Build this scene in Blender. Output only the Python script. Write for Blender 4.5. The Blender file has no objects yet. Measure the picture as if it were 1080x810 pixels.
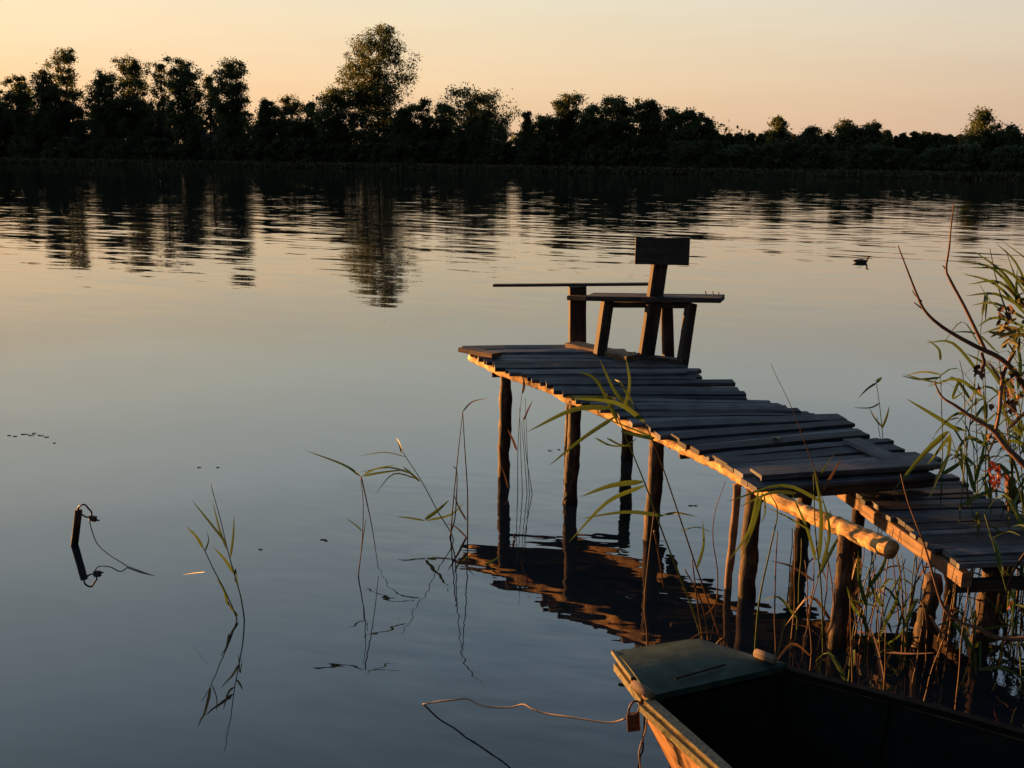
import bpy, math, random
import numpy as np
from mathutils import Vector, Matrix
random.seed(7); rng = np.random.default_rng(7)
S = bpy.context.scene; COL = S.collection
R = math.radians

# ------------------------------------------------------------------ camera
FPX = 1080.0; CX, CY = 540.0, 405.0; CAMH = 2.0
PITCH = math.atan((CY - 169) / FPX); ROLL = R(0.75)
cd = bpy.data.cameras.new('camera'); cam = bpy.data.objects.new('camera', cd); COL.objects.link(cam)
cd.sensor_width = 36; cd.lens = 36.0; cd.clip_start = 0.05; cd.clip_end = 9000
cam.matrix_world = Matrix.Translation((0, 0, CAMH)) @ Matrix.Rotation(math.pi/2 - PITCH, 4, 'X') @ Matrix.Rotation(ROLL, 4, 'Z')
S.camera = cam

def ray(px, py):                                   # a pixel of the photo as a direction from where it was taken
    x = (px - CX) / FPX; y = -(py - CY) / FPX
    c, s = math.cos(ROLL), math.sin(ROLL); x, y = c*x - s*y, s*x + c*y
    return Vector((x, math.cos(PITCH) + y*math.sin(PITCH), -math.sin(PITCH) + y*math.cos(PITCH)))
def W(px, py, z=0.0):                              # point on the level z
    r = ray(px, py); return Vector((0, 0, CAMH)) + r * ((z - CAMH) / r.z)
def D(px, py, Y):                                  # point at the distance Y
    r = ray(px, py); return Vector((0, 0, CAMH)) + r * (Y / r.y)

# ------------------------------------------------------------------ bookkeeping
def tag(o, label=None, cat=None, group=None, kind=None):
    if label: o['label'] = label
    if cat: o['category'] = cat
    if group: o['group'] = group
    if kind: o['kind'] = kind
    return o
def empty(name, loc=(0, 0, 0), label=None, cat=None, group=None):
    o = bpy.data.objects.new(name, None); COL.objects.link(o); o.location = loc
    o.empty_display_size = 0.1
    return tag(o, label, cat, group)

class MB:
    """collects vertices, faces and uvs (metres along, metres across)"""
    def __init__(s): s.v = []; s.f = []; s.uv = []
    def quad(s, ids, uvs): s.f.append(tuple(ids)); s.uv.append(uvs)
    def tube(s, pts, rad, n=8, cap=True, knob=0.0, flat=1.0, seed=0):
        pts = [Vector(p) for p in pts]; N = len(pts)
        if not hasattr(rad, '__len__'): rad = [rad]*N
        rr = random.Random(seed + N*13 + int(abs(pts[0].x)*1000))
        u0 = rr.uniform(0, 40); base = len(s.v); L = 0; up = None; ls = []
        for i, p in enumerate(pts):
            t = (pts[min(i+1, N-1)] - pts[max(i-1, 0)]).normalized()
            if up is None:
                up = Vector((0, 0, 1)) if abs(t.z) < .9 else Vector((1, 0, 0))
            a = t.cross(up); 
            if a.length < 1e-5: a = t.orthogonal()
            a.normalize(); b = a.cross(t).normalized(); up = b
            if i: L += (p - pts[i-1]).length
            ls.append(L)
            for k in range(n):
                an = 2*math.pi*k/n
                r = rad[i] * (1 + knob*rr.uniform(-1, 1))
                s.v.append(p + a*math.cos(an)*r + b*math.sin(an)*r*flat)
        for i in range(N-1):
            for k in range(n):
                k2 = (k+1) % n
                c = 2*math.pi*rad[i]
                s.quad([base+i*n+k, base+i*n+k2, base+(i+1)*n+k2, base+(i+1)*n+k],
                       [(u0+ls[i], c*k/n), (u0+ls[i], c*(k+1)/n), (u0+ls[i+1], c*(k+1)/n), (u0+ls[i+1], c*k/n)])
        if cap and n > 2:
            for st, rev in ((base, True), (base+(N-1)*n, False)):
                ids = [st+k for k in range(n)]
                if rev: ids = ids[::-1]
                s.f.append(tuple(ids)); s.uv.append([(u0+math.cos(2*math.pi*k/n)*.02, math.sin(2*math.pi*k/n)*.02) for k in range(n)])
    def bar(s, p0, p1, w, t, side=None, segs=1, wob=0.0, seed=0, bev=0.0):
        """board from p0 to p1, w wide along side, t thick; uv runs along it"""
        p0, p1 = Vector(p0), Vector(p1); d = p1 - p0; L = d.length; d.normalize()
        side = Vector(side) if side is not None else (d.cross(Vector((0, 0, 1))) if abs(d.z) < .9 else Vector((1, 0, 0)))
        side = (side - d*side.dot(d)).normalized(); n = side.cross(d).normalized()
        rr = random.Random(seed + int(L*1e4) + int(abs(p0.x)*1e4)); u0 = rr.uniform(0, 50); v0 = rr.uniform(0, 50)
        b = bev if bev else min(w, t)*.12
        prof = [(-w/2+b, -t/2), (w/2-b, -t/2), (w/2, -t/2+b), (w/2, t/2-b), (w/2-b, t/2), (-w/2+b, t/2), (-w/2, t/2-b), (-w/2, -t/2+b)]
        base = len(s.v); m = len(prof)
        for i in range(segs+1):
            f = i/segs; o1 = rr.uniform(-wob, wob); o2 = rr.uniform(-wob, wob); o3 = rr.uniform(-wob, wob)*.6
            for (a, c) in prof:
                aa = a + (o1 if a > 0 else o2)
                s.v.append(p0 + d*L*f + side*aa + n*(c + o3))
        per = [0]
        for k in range(m):
            k2 = (k+1) % m; per.append(per[-1] + math.dist(prof[k], prof[k2]))
        for i in range(segs):
            for k in range(m):
                k2 = (k+1) % m; ua = u0+L*i/segs; ub = u0+L*(i+1)/segs
                s.quad([base+i*m+k, base+i*m+k2, base+(i+1)*m+k2, base+(i+1)*m+k], [(ua, v0+per[k]), (ua, v0+per[k+1]), (ub, v0+per[k+1]), (ub, v0+per[k])])
        for st, rev in ((base, True), (base+segs*m, False)):
            ids = list(range(m)); 
            if rev: ids = ids[::-1]
            s.f.append(tuple(st+k for k in ids)); s.uv.append([(u0+prof[k][0], v0+prof[k][1]) for k in ids])
    def blade(s, pts, w, up=None, roll=0.0, fold=.25):
        """a grass blade: strip with a shallow V section, tapering at both ends"""
        pts = [Vector(p) for p in pts]
        # resample with a smooth curve
        P = smooth(pts, 9); N = len(P); base = len(s.v); L = 0
        for i, p in enumerate(P):
            t = (P[min(i+1, N-1)] - P[max(i-1, 0)]).normalized()
            vd = (Vector((0, 0, CAMH+1)) - p).normalized()
            a = t.cross(up if up is not None else Vector((0, 0, 1)))
            if a.length < .15: a = t.cross(Vector((.3, 1, .2)))
            a.normalize(); a = Matrix.Rotation(roll, 3, t) @ a; nn = a.cross(t)
            f = i/(N-1); ww = w*.5*min(1, (f*5+.35))*(1-f**2.2)**.8 + .0002
            if i: L += (p-P[i-1]).length
            s.v += [p + a*ww, p - nn*ww*fold, p - a*ww]
        for i in range(N-1):
            for k in (0, 1):
                s.quad([base+i*3+k, base+i*3+k+1, base+i*3+4+k-0, base+i*3+3+k], [(i*.05, k*.01), (i*.05, k*.01+.01), (i*.05+.05, k*.01+.01), (i*.05+.05, k*.01)])
    def build(s, name, m, parent=None, smooth_=False, local=False):
        me = bpy.data.meshes.new(name); me.from_pydata([tuple(v) for v in s.v], [], s.f)
        ul = me.uv_layers.new(name='UVMap')
        flat = [c for face in s.uv for uv in face for c in uv]
        if len(flat) == len(ul.data)*2: ul.data.foreach_set('uv', flat)
        if smooth_: me.polygons.foreach_set('use_smooth', [True]*len(me.polygons))
        me.materials.append(m); me.update()
        o = bpy.data.objects.new(name, me); COL.objects.link(o)
        if parent is not None:
            o.parent = parent
            if not local: o.matrix_parent_inverse = Matrix.Translation(-Vector(parent.location))
        return o

def smooth(pts, n):
    """Catmull-Rom through pts, n samples"""
    pts = [Vector(p) for p in pts]
    if len(pts) == 2: return [pts[0].lerp(pts[1], i/(n-1)) for i in range(n)]
    P = [pts[0]*2-pts[1]] + pts + [pts[-1]*2-pts[-2]]; out = []
    segs = len(pts)-1
    for i in range(n):
        u = i/(n-1)*segs; k = min(int(u), segs-1); t = u-k
        a, b, c, d = P[k], P[k+1], P[k+2], P[k+3]
        out.append(.5*((2*b) + (c-a)*t + (2*a-5*b+4*c-d)*t*t + (3*b-a-3*c+d)*t**3))
    return out

# ------------------------------------------------------------------ materials
def newmat(name):
    m = bpy.data.materials.new(name); m.use_nodes = True; nt = m.node_tree; nt.nodes.clear()
    out = nt.nodes.new('ShaderNodeOutputMaterial'); b = nt.nodes.new('ShaderNodeBsdfPrincipled')
    nt.links.new(b.outputs[0], out.inputs[0]); return m, nt, b, out
def ramp(nt, cols):
    r = nt.nodes.new('ShaderNodeValToRGB'); e = r.color_ramp.elements
    e[0].position, e[0].color = cols[0][0], (*cols[0][1], 1); e[1].position, e[1].color = cols[-1][0], (*cols[-1][1], 1)
    for p, c in cols[1:-1]:
        x = e.new(p); x.color = (*c, 1)
    return r
def grain_mat(name, dark, mid, light, su=2.5, sv=70, rough=.8, bump=.6, bd=.004, island=.35, knots=False, spec=.3):
    m, nt, b, out = newmat(name); N = nt.nodes.new; L = nt.links.new
    uv = N('ShaderNodeUVMap'); mp = N('ShaderNodeMapping'); mp.inputs['Scale'].default_value = (su, sv, 1)
    L(uv.outputs[0], mp.inputs[0])
    n1 = N('ShaderNodeTexNoise'); n1.inputs['Scale'].default_value = 1; n1.inputs['Detail'].default_value = 6; n1.inputs['Roughness'].default_value = .65
    L(mp.outputs[0], n1.inputs['Vector'])
    tc = N('ShaderNodeTexCoord')
    n2 = N('ShaderNodeTexNoise'); n2.inputs['Scale'].default_value = 9; n2.inputs['Detail'].default_value = 5; L(tc.outputs['Object'], n2.inputs['Vector'])
    mx = N('ShaderNodeMix'); mx.data_type = 'FLOAT'; mx.inputs[0].default_value = .35; L(n1.outputs[0], mx.inputs[2]); L(n2.outputs[0], mx.inputs[3])
    g = N('ShaderNodeNewGeometry')
    ad = N('ShaderNodeMath'); ad.operation = 'MULTIPLY_ADD'; L(g.outputs['Random Per Island'], ad.inputs[0]); ad.inputs[1].default_value = island; 
    sb = N('ShaderNodeMath'); sb.operation = 'SUBTRACT'; L(mx.outputs[0], sb.inputs[0]); sb.inputs[1].default_value = island/2
    L(sb.outputs[0], ad.inputs[2])
    r = ramp(nt, [(.33, dark), (.5, mid), (.67, light)]); L(ad.outputs[0], r.inputs[0])
    last = r.outputs[0]
    if knots:
        v = N('ShaderNodeTexVoronoi'); v.inputs['Scale'].default_value = 11; L(tc.outputs['Object'], v.inputs['Vector'])
        kr = ramp(nt, [(.10, (0, 0, 0)), (.2, (1, 1, 1))]); L(v.outputs['Distance'], kr.inputs[0])
        km = N('ShaderNodeMix'); km.data_type = 'RGBA'; L(kr.outputs[0], km.inputs[0]); km.inputs[6].default_value = (dark[0]*.6, dark[1]*.5, dark[2]*.5, 1); L(last, km.inputs[7]); last = km.outputs[2]
    L(last, b.inputs['Base Color']); b.inputs['Roughness'].default_value = rough; b.inputs['Specular IOR Level'].default_value = spec
    bp = N('ShaderNodeBump'); bp.inputs['Strength'].default_value = bump; bp.inputs['Distance'].default_value = bd; L(mx.outputs[0], bp.inputs['Height']); L(bp.outputs[0], b.inputs['Normal'])
    return m
M = {}
M['plank'] = grain_mat('weathered_plank', (.010, .012, .017), (.038, .044, .056), (.115, .122, .138), island=.32, bump=.8, bd=.0035)
M['log'] = grain_mat('peeled_log', (.06, .025, .009), (.42, .26, .10), (.74, .53, .25), su=9, sv=30, bump=1, bd=.012, knots=True, island=.05)
M['post'] = grain_mat('bark_post', (.005, .003, .0025), (.024, .014, .009), (.14, .08, .045), su=7, sv=34, bump=1, bd=.01, island=.1)
M['benchwood'] = grain_mat('dark_bench_wood', (.008, .007, .006), (.028, .022, .019), (.07, .055, .045), island=.15)
M['board'] = grain_mat('brown_board', (.03, .018, .01), (.11, .066, .037), (.22, .14, .08), island=.2)


def wet_foot(m):
    nt = m.node_tree; b = nt.nodes['Principled BSDF']; N = nt.nodes.new; L = nt.links.new
    src = b.inputs['Base Color'].links[0].from_socket; g = N('ShaderNodeNewGeometry'); sp = N('ShaderNodeSeparateXYZ'); L(g.outputs['Position'], sp.inputs[0])
    n = N('ShaderNodeTexNoise'); n.inputs['Scale'].default_value = 25; ad = N('ShaderNodeMath'); ad.operation = 'MULTIPLY_ADD'; L(n.outputs[0], ad.inputs[0]); ad.inputs[1].default_value = -.08; L(sp.outputs['Z'], ad.inputs[2])
    r = ramp(nt, [(.0, (.35, .35, .33)), (.04, (1, 1, 1))]); L(ad.outputs[0], r.inputs[0])
    mx = N('ShaderNodeMix'); mx.data_type = 'RGBA'; mx.blend_type = 'MULTIPLY'; mx.inputs[0].default_value = 1; L(src, mx.inputs[6]); L(r.outputs[0], mx.inputs[7]); L(mx.outputs[2], b.inputs['Base Color'])
wet_foot(M['post'])
def leafmat(name, c1, c2, scale=6, trans=.35, rough=.55):
    m, nt, b, out = newmat(name); N = nt.nodes.new; L = nt.links.new
    g = N('ShaderNodeNewGeometry'); r = ramp(nt, [(0, c1), (1, c2)])
    tc = N('ShaderNodeTexCoord'); n = N('ShaderNodeTexNoise'); n.inputs['Scale'].default_value = scale; L(tc.outputs['Object'], n.inputs['Vector'])
    mx = N('ShaderNodeMix'); mx.data_type = 'FLOAT'; mx.inputs[0].default_value = .5; L(g.outputs['Random Per Island'], mx.inputs[2]); L(n.outputs[0], mx.inputs[3])
    L(mx.outputs[0], r.inputs[0]); L(r.outputs[0], b.inputs['Base Color']); b.inputs['Roughness'].default_value = rough; b.inputs['Specular IOR Level'].default_value = .25
    t = N('ShaderNodeBsdfTranslucent'); L(r.outputs[0], t.inputs[0]); ms = N('ShaderNodeMixShader'); ms.inputs[0].default_value = trans
    L(b.outputs[0], ms.inputs[1]); L(t.outputs[0], ms.inputs[2]); L(ms.outputs[0], out.inputs[0])
    return m
M['leaf'] = leafmat('tree_leaf', (.034, .052, .02), (.085, .115, .042), scale=.35, trans=.42)
M['leaf2'] = leafmat('bush_leaf', (.036, .055, .022), (.09, .118, .05), scale=.35, trans=.42)
M['reed'] = leafmat('green_reed', (.03, .055, .010), (.085, .125, .026), scale=5, trans=.35)
M['reedold'] = leafmat('dry_reed', (.04, .022, .011), (.13, .078, .038), scale=5, trans=.25)
M['belt'] = leafmat('far_reed_belt', (.05, .055, .025), (.15, .14, .07), scale=.12, trans=.3, rough=.8)
M['redleaf'] = leafmat('red_leaf', (.06, .012, .01), (.16, .035, .02), scale=20, trans=.3)
M['goldleaf'] = leafmat('gold_leaf', (.04, .05, .01), (.12, .10, .02), scale=20, trans=.4)
M['bark'] = grain_mat('tree_bark', (.015, .012, .01), (.04, .032, .026), (.08, .065, .05), su=1, sv=6, bd=.05)
M['twig'] = grain_mat('shrub_bark', (.025, .012, .01), (.07, .034, .022), (.15, .08, .045), su=20, sv=60, bd=.003)

def plain(name, c, rough=.6, metal=0, bscale=0, c2=None, nscale=30, bd=.002):
    m, nt, b, out = newmat(name); N = nt.nodes.new; L = nt.links.new
    tc = N('ShaderNodeTexCoord'); n = N('ShaderNodeTexNoise'); n.inputs['Scale'].default_value = nscale; n.inputs['Detail'].default_value = 6; L(tc.outputs['Object'], n.inputs['Vector'])
    r = ramp(nt, [(.35, c), (.68, c2 or tuple(x*1.6 for x in c))]); L(n.outputs[0], r.inputs[0]); L(r.outputs[0], b.inputs['Base Color'])
    b.inputs['Roughness'].default_value = rough; b.inputs['Metallic'].default_value = metal
    bp = N('ShaderNodeBump'); bp.inputs['Strength'].default_value = .5; bp.inputs['Distance'].default_value = bd; L(n.outputs[0], bp.inputs['Height']); L(bp.outputs[0], b.inputs['Normal'])
    return m
M['land'] = plain('shore_ground', (.03, .04, .015), .95, nscale=.2, c2=(.06, .07, .03))
M['mud'] = plain('near_bank_earth', (.03, .025, .015), .95, nscale=3, c2=(.07, .07, .03))
M['iron'] = plain('rusty_iron', (.03, .022, .018), .6, .4, c2=(.09, .045, .03), nscale=120)
M['brass'] = plain('old_lock_metal', (.05, .035, .02), .45, .7, c2=(.12, .08, .05), nscale=90)
M['cord'] = plain('pale_cord', (.13, .10, .08), .8, c2=(.26, .21, .16), nscale=200)
M['duck'] = plain('brown_plumage', (.03, .02, .014), .8, c2=(.07, .05, .035), nscale=40)
M['beak'] = plain('dark_bill', (.06, .05, .03), .5)
M['housewall'] = plain('pale_house_wall', (.35, .35, .33), .9, nscale=2, c2=(.45, .44, .4))
M['roof'] = plain('dark_roof', (.06, .05, .05), .9, nscale=3)
M['window'] = plain('dark_window_glass', (.01, .012, .015), .1)
M['deckpaint'] = plain('teal_boat_paint', (.006, .022, .017), .7, c2=(.03, .056, .044), nscale=19)
M['railpaint'] = plain('green_rail_paint', (.012, .020, .006), .6, c2=(.10, .085, .026), nscale=70)
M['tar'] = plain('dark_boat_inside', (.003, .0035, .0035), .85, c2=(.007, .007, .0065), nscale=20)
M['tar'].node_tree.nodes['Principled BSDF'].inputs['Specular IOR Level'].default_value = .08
M['deckpaint'].node_tree.nodes['Principled BSDF'].inputs['Specular IOR Level'].default_value = .2
M['hull'] = grain_mat('varnished_hull_planks', (.05, .022, .009), (.19, .10, .042), (.33, .19, .085), su=3, sv=26, bump=.8, bd=.006, island=.1, rough=.6)
M['grip'] = grain_mat('pale_worn_wood', (.07, .045, .03), (.13, .095, .07), (.2, .155, .115), su=12, sv=60)
M['weed'] = plain('floating_weed', (.02, .025, .012), .8)

# water: slopes given directly (not through a bump filter) so far ripples stay sharp
def water_mat():
    m, nt, b, out = newmat('lake_water'); N = nt.nodes.new; L = nt.links.new
    b.inputs['Base Color'].default_value = (.008, .014, .019, 1); b.inputs['Roughness'].default_value = .0; b.inputs['IOR'].default_value = 1.55
    g = N('ShaderNodeNewGeometry'); sp = N('ShaderNodeSeparateXYZ'); L(g.outputs['Position'], sp.inputs[0])
    def layer(scale, sx, sy, rot, det):
        m0 = N('ShaderNodeMapping'); m0.inputs['Rotation'].default_value = (0, 0, R(rot)); L(g.outputs['Position'], m0.inputs[0])
        mp = N('ShaderNodeMapping'); mp.inputs['Scale'].default_value = (sx, sy, 1); L(m0.outputs[0], mp.inputs[0])
        n = N('ShaderNodeTexNoise'); n.inputs['Scale'].default_value = scale; n.inputs['Detail'].default_value = det; n.inputs['Roughness'].default_value = .5; L(mp.outputs[0], n.inputs['Vector'])
        s = N('ShaderNodeVectorMath'); s.operation = 'SUBTRACT'; L(n.outputs['Color'], s.inputs[0]); s.inputs[1].default_value = (.5, .5, .5); return s.outputs[0]
    def maprange(v, a, b_, c, d):
        r = N('ShaderNodeMapRange'); r.interpolation_type = 'SMOOTHSTEP'; L(v, r.inputs[0])
        for i, x in enumerate((a, b_, c, d)): r.inputs[i+1].default_value = x
        return r.outputs[0]
    def scaled(vec, fac, k):
        mu = N('ShaderNodeMath'); mu.operation = 'MULTIPLY'; mu.inputs[1].default_value = k
        if fac is None: mu.inputs[0].default_value = 1
        else: L(fac, mu.inputs[0])
        v = N('ShaderNodeVectorMath'); v.operation = 'SCALE'; L(vec, v.inputs[0]); L(mu.outputs[0], v.inputs['Scale']); return v.outputs[0]
    def add(a, b_):
        v = N('ShaderNodeVectorMath'); v.operation = 'ADD'; L(a, v.inputs[0]); L(b_, v.inputs[1]); return v.outputs[0]
    # open-water wavelets, patchy
    pm = N('ShaderNodeMapping'); pm.inputs['Scale'].default_value = (.02, .05, 1); L(g.outputs['Position'], pm.inputs[0])
    pn = N('ShaderNodeTexNoise'); pn.inputs['Scale'].default_value = 1; pn.inputs['Detail'].default_value = 3; L(pm.outputs[0], pn.inputs['Vector'])
    patch = maprange(pn.outputs[0], .32, .6, .7, 1.12)
    far = maprange(sp.outputs['Y'], 7, 26, .0, 1.0)
    fp = N('ShaderNodeMath'); fp.operation = 'MULTIPLY'; L(patch, fp.inputs[0]); L(far, fp.inputs[1])
    w1 = scaled(layer(1, .36, 2.3, 26, 3), fp.outputs[0], .078)
    w2 = scaled(layer(1, 1.0, 4.2, 16, 2), fp.outputs[0], .08)
    near = maprange(sp.outputs['Y'], 3, 9, .55, 1.0)
    w3 = scaled(layer(1, .7, 1.5, 12, 2), near, .02)
    # small rings where the jetty posts stir the surface
    dj = N('ShaderNodeVectorMath'); dj.operation = 'DISTANCE'; L(g.outputs['Position'], dj.inputs[0]); dj.inputs[1].default_value = (.9, 4.9, 0)
    w4 = scaled(layer(1, 3.5, 15, 10, 2.5), maprange(dj.outputs['Value'], .8, 2.8, 1.0, .16), .085)
    tot = add(add(w1, w2), add(w3, w4))
    mk = N('ShaderNodeVectorMath'); mk.operation = 'MULTIPLY_ADD'; L(tot, mk.inputs[0]); mk.inputs[1].default_value = (.45, 1, 0); mk.inputs[2].default_value = (0, 0, 1)
    nm = N('ShaderNodeVectorMath'); nm.operation = 'NORMALIZE'; L(mk.outputs[0], nm.inputs[0]); L(nm.outputs[0], b.inputs['Normal'])
    return m
M['water'] = water_mat()

# ------------------------------------------------------------------ sky and sun
SKYK = .185
SUN_AZ = R(-52); SUN_EL = R(1.1)                       # azimuth from +Y, negative = left
w = bpy.data.worlds.new('World'); S.world = w; w.use_nodes = True; nt = w.node_tree; nt.nodes.clear()
sky = nt.nodes.new('ShaderNodeTexSky'); sky.sky_type = 'NISHITA'; sky.sun_disc = False
sky.sun_elevation = SUN_EL; sky.sun_rotation = SUN_AZ; sky.altitude = 0; sky.air_density = 1.0; sky.dust_density = 1.2; sky.ozone_density = 1.5
NW = nt.nodes.new; LW = nt.links.new
tcw = NW('ShaderNodeTexCoord'); nv = NW('ShaderNodeVectorMath'); nv.operation = 'NORMALIZE'; LW(tcw.outputs['Generated'], nv.inputs[0])
sx = NW('ShaderNodeSeparateXYZ'); LW(nv.outputs[0], sx.inputs[0])
el = ramp(nt, [(0, (.89, .58, .40)), (.06, (.94, .68, .45)), (.12, (.96, .80, .57)), (.155, (.94, .86, .68)), (.2, (1.04, 1.08, .96)), (.3, (1.10, 1.26, 1.30)), (.45, (.82, 1.09, 1.34)), (.65, (.25, .40, .56)), (1.0, (.09, .15, .25))])
LW(sx.outputs['Z'], el.inputs[0])
dt = NW('ShaderNodeVectorMath'); dt.operation = 'DOT_PRODUCT'; LW(nv.outputs[0], dt.inputs[0]); dt.inputs[1].default_value = (math.sin(SUN_AZ), math.cos(SUN_AZ), 0)
mr = NW('ShaderNodeMapRange'); LW(dt.outputs['Value'], mr.inputs[0]); mr.inputs[1].default_value = -1; mr.inputs[2].default_value = 1; mr.inputs[3].default_value = 0; mr.inputs[4].default_value = 1
az = ramp(nt, [(0, (.04, .05, .07)), (.3, (.09, .11, .14)), (.45, (.35, .38, .45)), (.58, (.80, .82, .92)), (.8, (.98, .97, .95)), (.95, (1.08, 1.0, .92)), (1, (1.25, 1.1, .9))]); LW(mr.outputs[0], az.inputs[0])
mu = NW('ShaderNodeMix'); mu.data_type = 'RGBA'; mu.blend_type = 'MULTIPLY'; mu.inputs[0].default_value = 1; mu.clamp_result = False
xr = ramp(nt, [(0, (.55, .55, .55)), (.2, (.62, .62, .62)), (.28, (1, 1, 1))])      # sky colour dimmed on the unseen left to cut sky light on the posts
xm = NW('ShaderNodeMapRange'); LW(sx.outputs['X'], xm.inputs[0]); xm.inputs[1].default_value = -1; xm.inputs[2].default_value = 1; LW(xm.outputs[0], xr.inputs[0])
m2 = NW('ShaderNodeMix'); m2.data_type = 'RGBA'; m2.blend_type = 'MULTIPLY'; m2.inputs[0].default_value = 1; LW(az.outputs[0], m2.inputs[6]); LW(xr.outputs[0], m2.inputs[7])
LW(el.outputs[0], mu.inputs[6]); LW(m2.outputs[2], mu.inputs[7])
# the measured dusk colours are the sky's own, carried partly by the physical sky
gn = NW('ShaderNodeVectorMath'); gn.operation = 'SCALE'; LW(mu.outputs[2], gn.inputs[0]); gn.inputs['Scale'].default_value = SKYK / .12
ns = NW('ShaderNodeVectorMath'); ns.operation = 'SCALE'; LW(sky.outputs[0], ns.inputs[0]); ns.inputs['Scale'].default_value = .12
sm = NW('ShaderNodeVectorMath'); sm.operation = 'ADD'; LW(gn.outputs[0], sm.inputs[0]); LW(ns.outputs[0], sm.inputs[1])
cm = NW('ShaderNodeMapping'); cm.inputs['Scale'].default_value = (1.6, 1.6, 16); LW(nv.outputs[0], cm.inputs[0])
cn = NW('ShaderNodeTexNoise'); cn.inputs['Scale'].default_value = 1.5; cn.inputs['Detail'].default_value = 5; LW(cm.outputs[0], cn.inputs['Vector'])
cr = NW('ShaderNodeMapRange'); LW(cn.outputs[0], cr.inputs[0]); cr.inputs[1].default_value = .25; cr.inputs[2].default_value = .75; cr.inputs[3].default_value = .955; cr.inputs[4].default_value = 1.045
sv = NW('ShaderNodeVectorMath'); sv.operation = 'SCALE'; LW(sm.outputs[0], sv.inputs[0]); LW(cr.outputs[0], sv.inputs['Scale']); sm = sv
bg = NW('ShaderNodeBackground'); bg.inputs[1].default_value = .12
wo = NW('ShaderNodeOutputWorld'); LW(sm.outputs[0], bg.inputs[0]); LW(bg.outputs[0], wo.inputs[0])
sl = bpy.data.lights.new('sun', 'SUN'); so = bpy.data.objects.new('sun', sl); COL.objects.link(so)
sl.energy = 5.0; sl.angle = R(.5); sl.color = (1, .42, .11)
sd = Vector((math.sin(SUN_AZ)*math.cos(SUN_EL), math.cos(SUN_AZ)*math.cos(SUN_EL), math.sin(SUN_EL)))
so.rotation_euler = sd.to_track_quat('Z', 'Y').to_euler(); so.location = (-20, 10, 8)
S.view_settings.view_transform = 'Standard'; S.view_settings.look = 'None'; S.view_settings.gamma = 1; S.view_settings.exposure = 2.2
S.cycles.max_bounces = 8; S.cycles.use_denoising = True

# ------------------------------------------------------------------ water and land
def sheet(name, pts, m, kind='structure'):
    b = MB(); b.v = [Vector(p) for p in pts]; b.quad(range(len(pts)), [(p[0], p[1]) for p in pts])
    return tag(b.build(name, m), kind=kind)
wt = sheet('water', [(-3000, -30, 0), (3000, -30, 0), (3000, 4000, 0), (-3000, 4000, 0)], M['water'])
tag(wt, 'calm lake surface reflecting the sunset sky and trees')
SH = [(-900, 470), (-330, 300), (-190, 252), (-112, 224), (-60, 207), (-20, 194), (20, 181), (55, 169), (79, 162), (130, 146), (260, 110), (600, 60)]
def shoreY(x):
    for (a, b), (c, d) in zip(SH, SH[1:]):
        if a <= x <= c: return b + (d-b)*(x-a)/(c-a)
    return SH[0][1] if x < SH[0][0] else SH[-1][1]
b = MB()
rows = [(-1.5, -.4), (1.5, .5), (6, 1.0), (30, 1.6), (200, 6), (1000, 16), (3500, 40)]
xs = list(range(-900, -200, 100)) + list(range(-200, 200, 8)) + list(range(200, 601, 100))
for dy, z in rows:
    for x in xs: b.v.append(Vector((x*(1+dy/1500), shoreY(x)+dy+ (math.sin(x*.11)*1.2+math.sin(x*.37)*.6 if dy < 10 else 0), z)))
n = len(xs)
for i in range(len(rows)-1):
    for k in range(n-1): b.quad([i*n+k, i*n+k+1, (i+1)*n+k+1, (i+1)*n+k], [(0, 0)]*4)
tag(b.build('ground', M['land'], None, True), 'far lake shore rising gently behind the water', kind='structure')
# near bank the gangway comes from, behind and to the right of the viewer
b = MB(); prof = [(-30, 1.2), (-6, .9), (-.6, .6), (.9, .25), (1.6, -.25)]
ang = [(-25, 0), (-8, .3), (0, 0), (2.0, .4), (3.0, 1.6), (3.9, 2.6), (5.5, 3.2), (9, 3.6), (25, 3.2)]
for (dy, z) in prof:
    for (x, oy) in ang: b.v.append(Vector((x, dy*(1 if dy < 0 else 1) + oy, z)))
for i in range(len(prof)-1):
    for k in range(len(ang)-1): b.quad([i*9+k, i*9+k+1, (i+1)*9+k+1, (i+1)*9+k], [(0, 0)]*4)
tag(b.build('bank', M['mud'], None, True), 'near lake bank at the landward end of the jetty', kind='structure')

# ------------------------------------------------------------------ far trees
def quads_object(name, C, size, m, parent, flat=0.0):
    """many leaf-sized quads centred on C (n,3), with random orientation"""
    n = len(C); a = rng.normal(size=(n, 3)); a /= np.linalg.norm(a, axis=1)[:, None]
    c = rng.normal(size=(n, 3)); bb = np.cross(a, c); bb /= np.linalg.norm(bb, axis=1)[:, None]
    s = size*rng.uniform(.55, 1.35, size=(n, 1))
    V = np.stack([C-a*s, C+bb*s*.6, C+a*s, C-bb*s*.6], axis=1).reshape(-1, 3)
    me = bpy.data.meshes.new(name); me.vertices.add(4*n); me.loops.add(4*n); me.polygons.add(n)
    me.vertices.foreach_set('co', V.astype(np.float32).ravel()); me.loops.foreach_set('vertex_index', np.arange(4*n, dtype=np.int32))
    me.polygons.foreach_set('loop_start', np.arange(0, 4*n, 4, dtype=np.int32)); me.polygons.foreach_set('loop_total', np.full(n, 4, dtype=np.int32))
    me.materials.append(m); me.update(calc_edges=True)
    o = bpy.data.objects.new(name, me); COL.objects.link(o)
    if parent is not None: o.parent = parent
    return o
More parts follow.
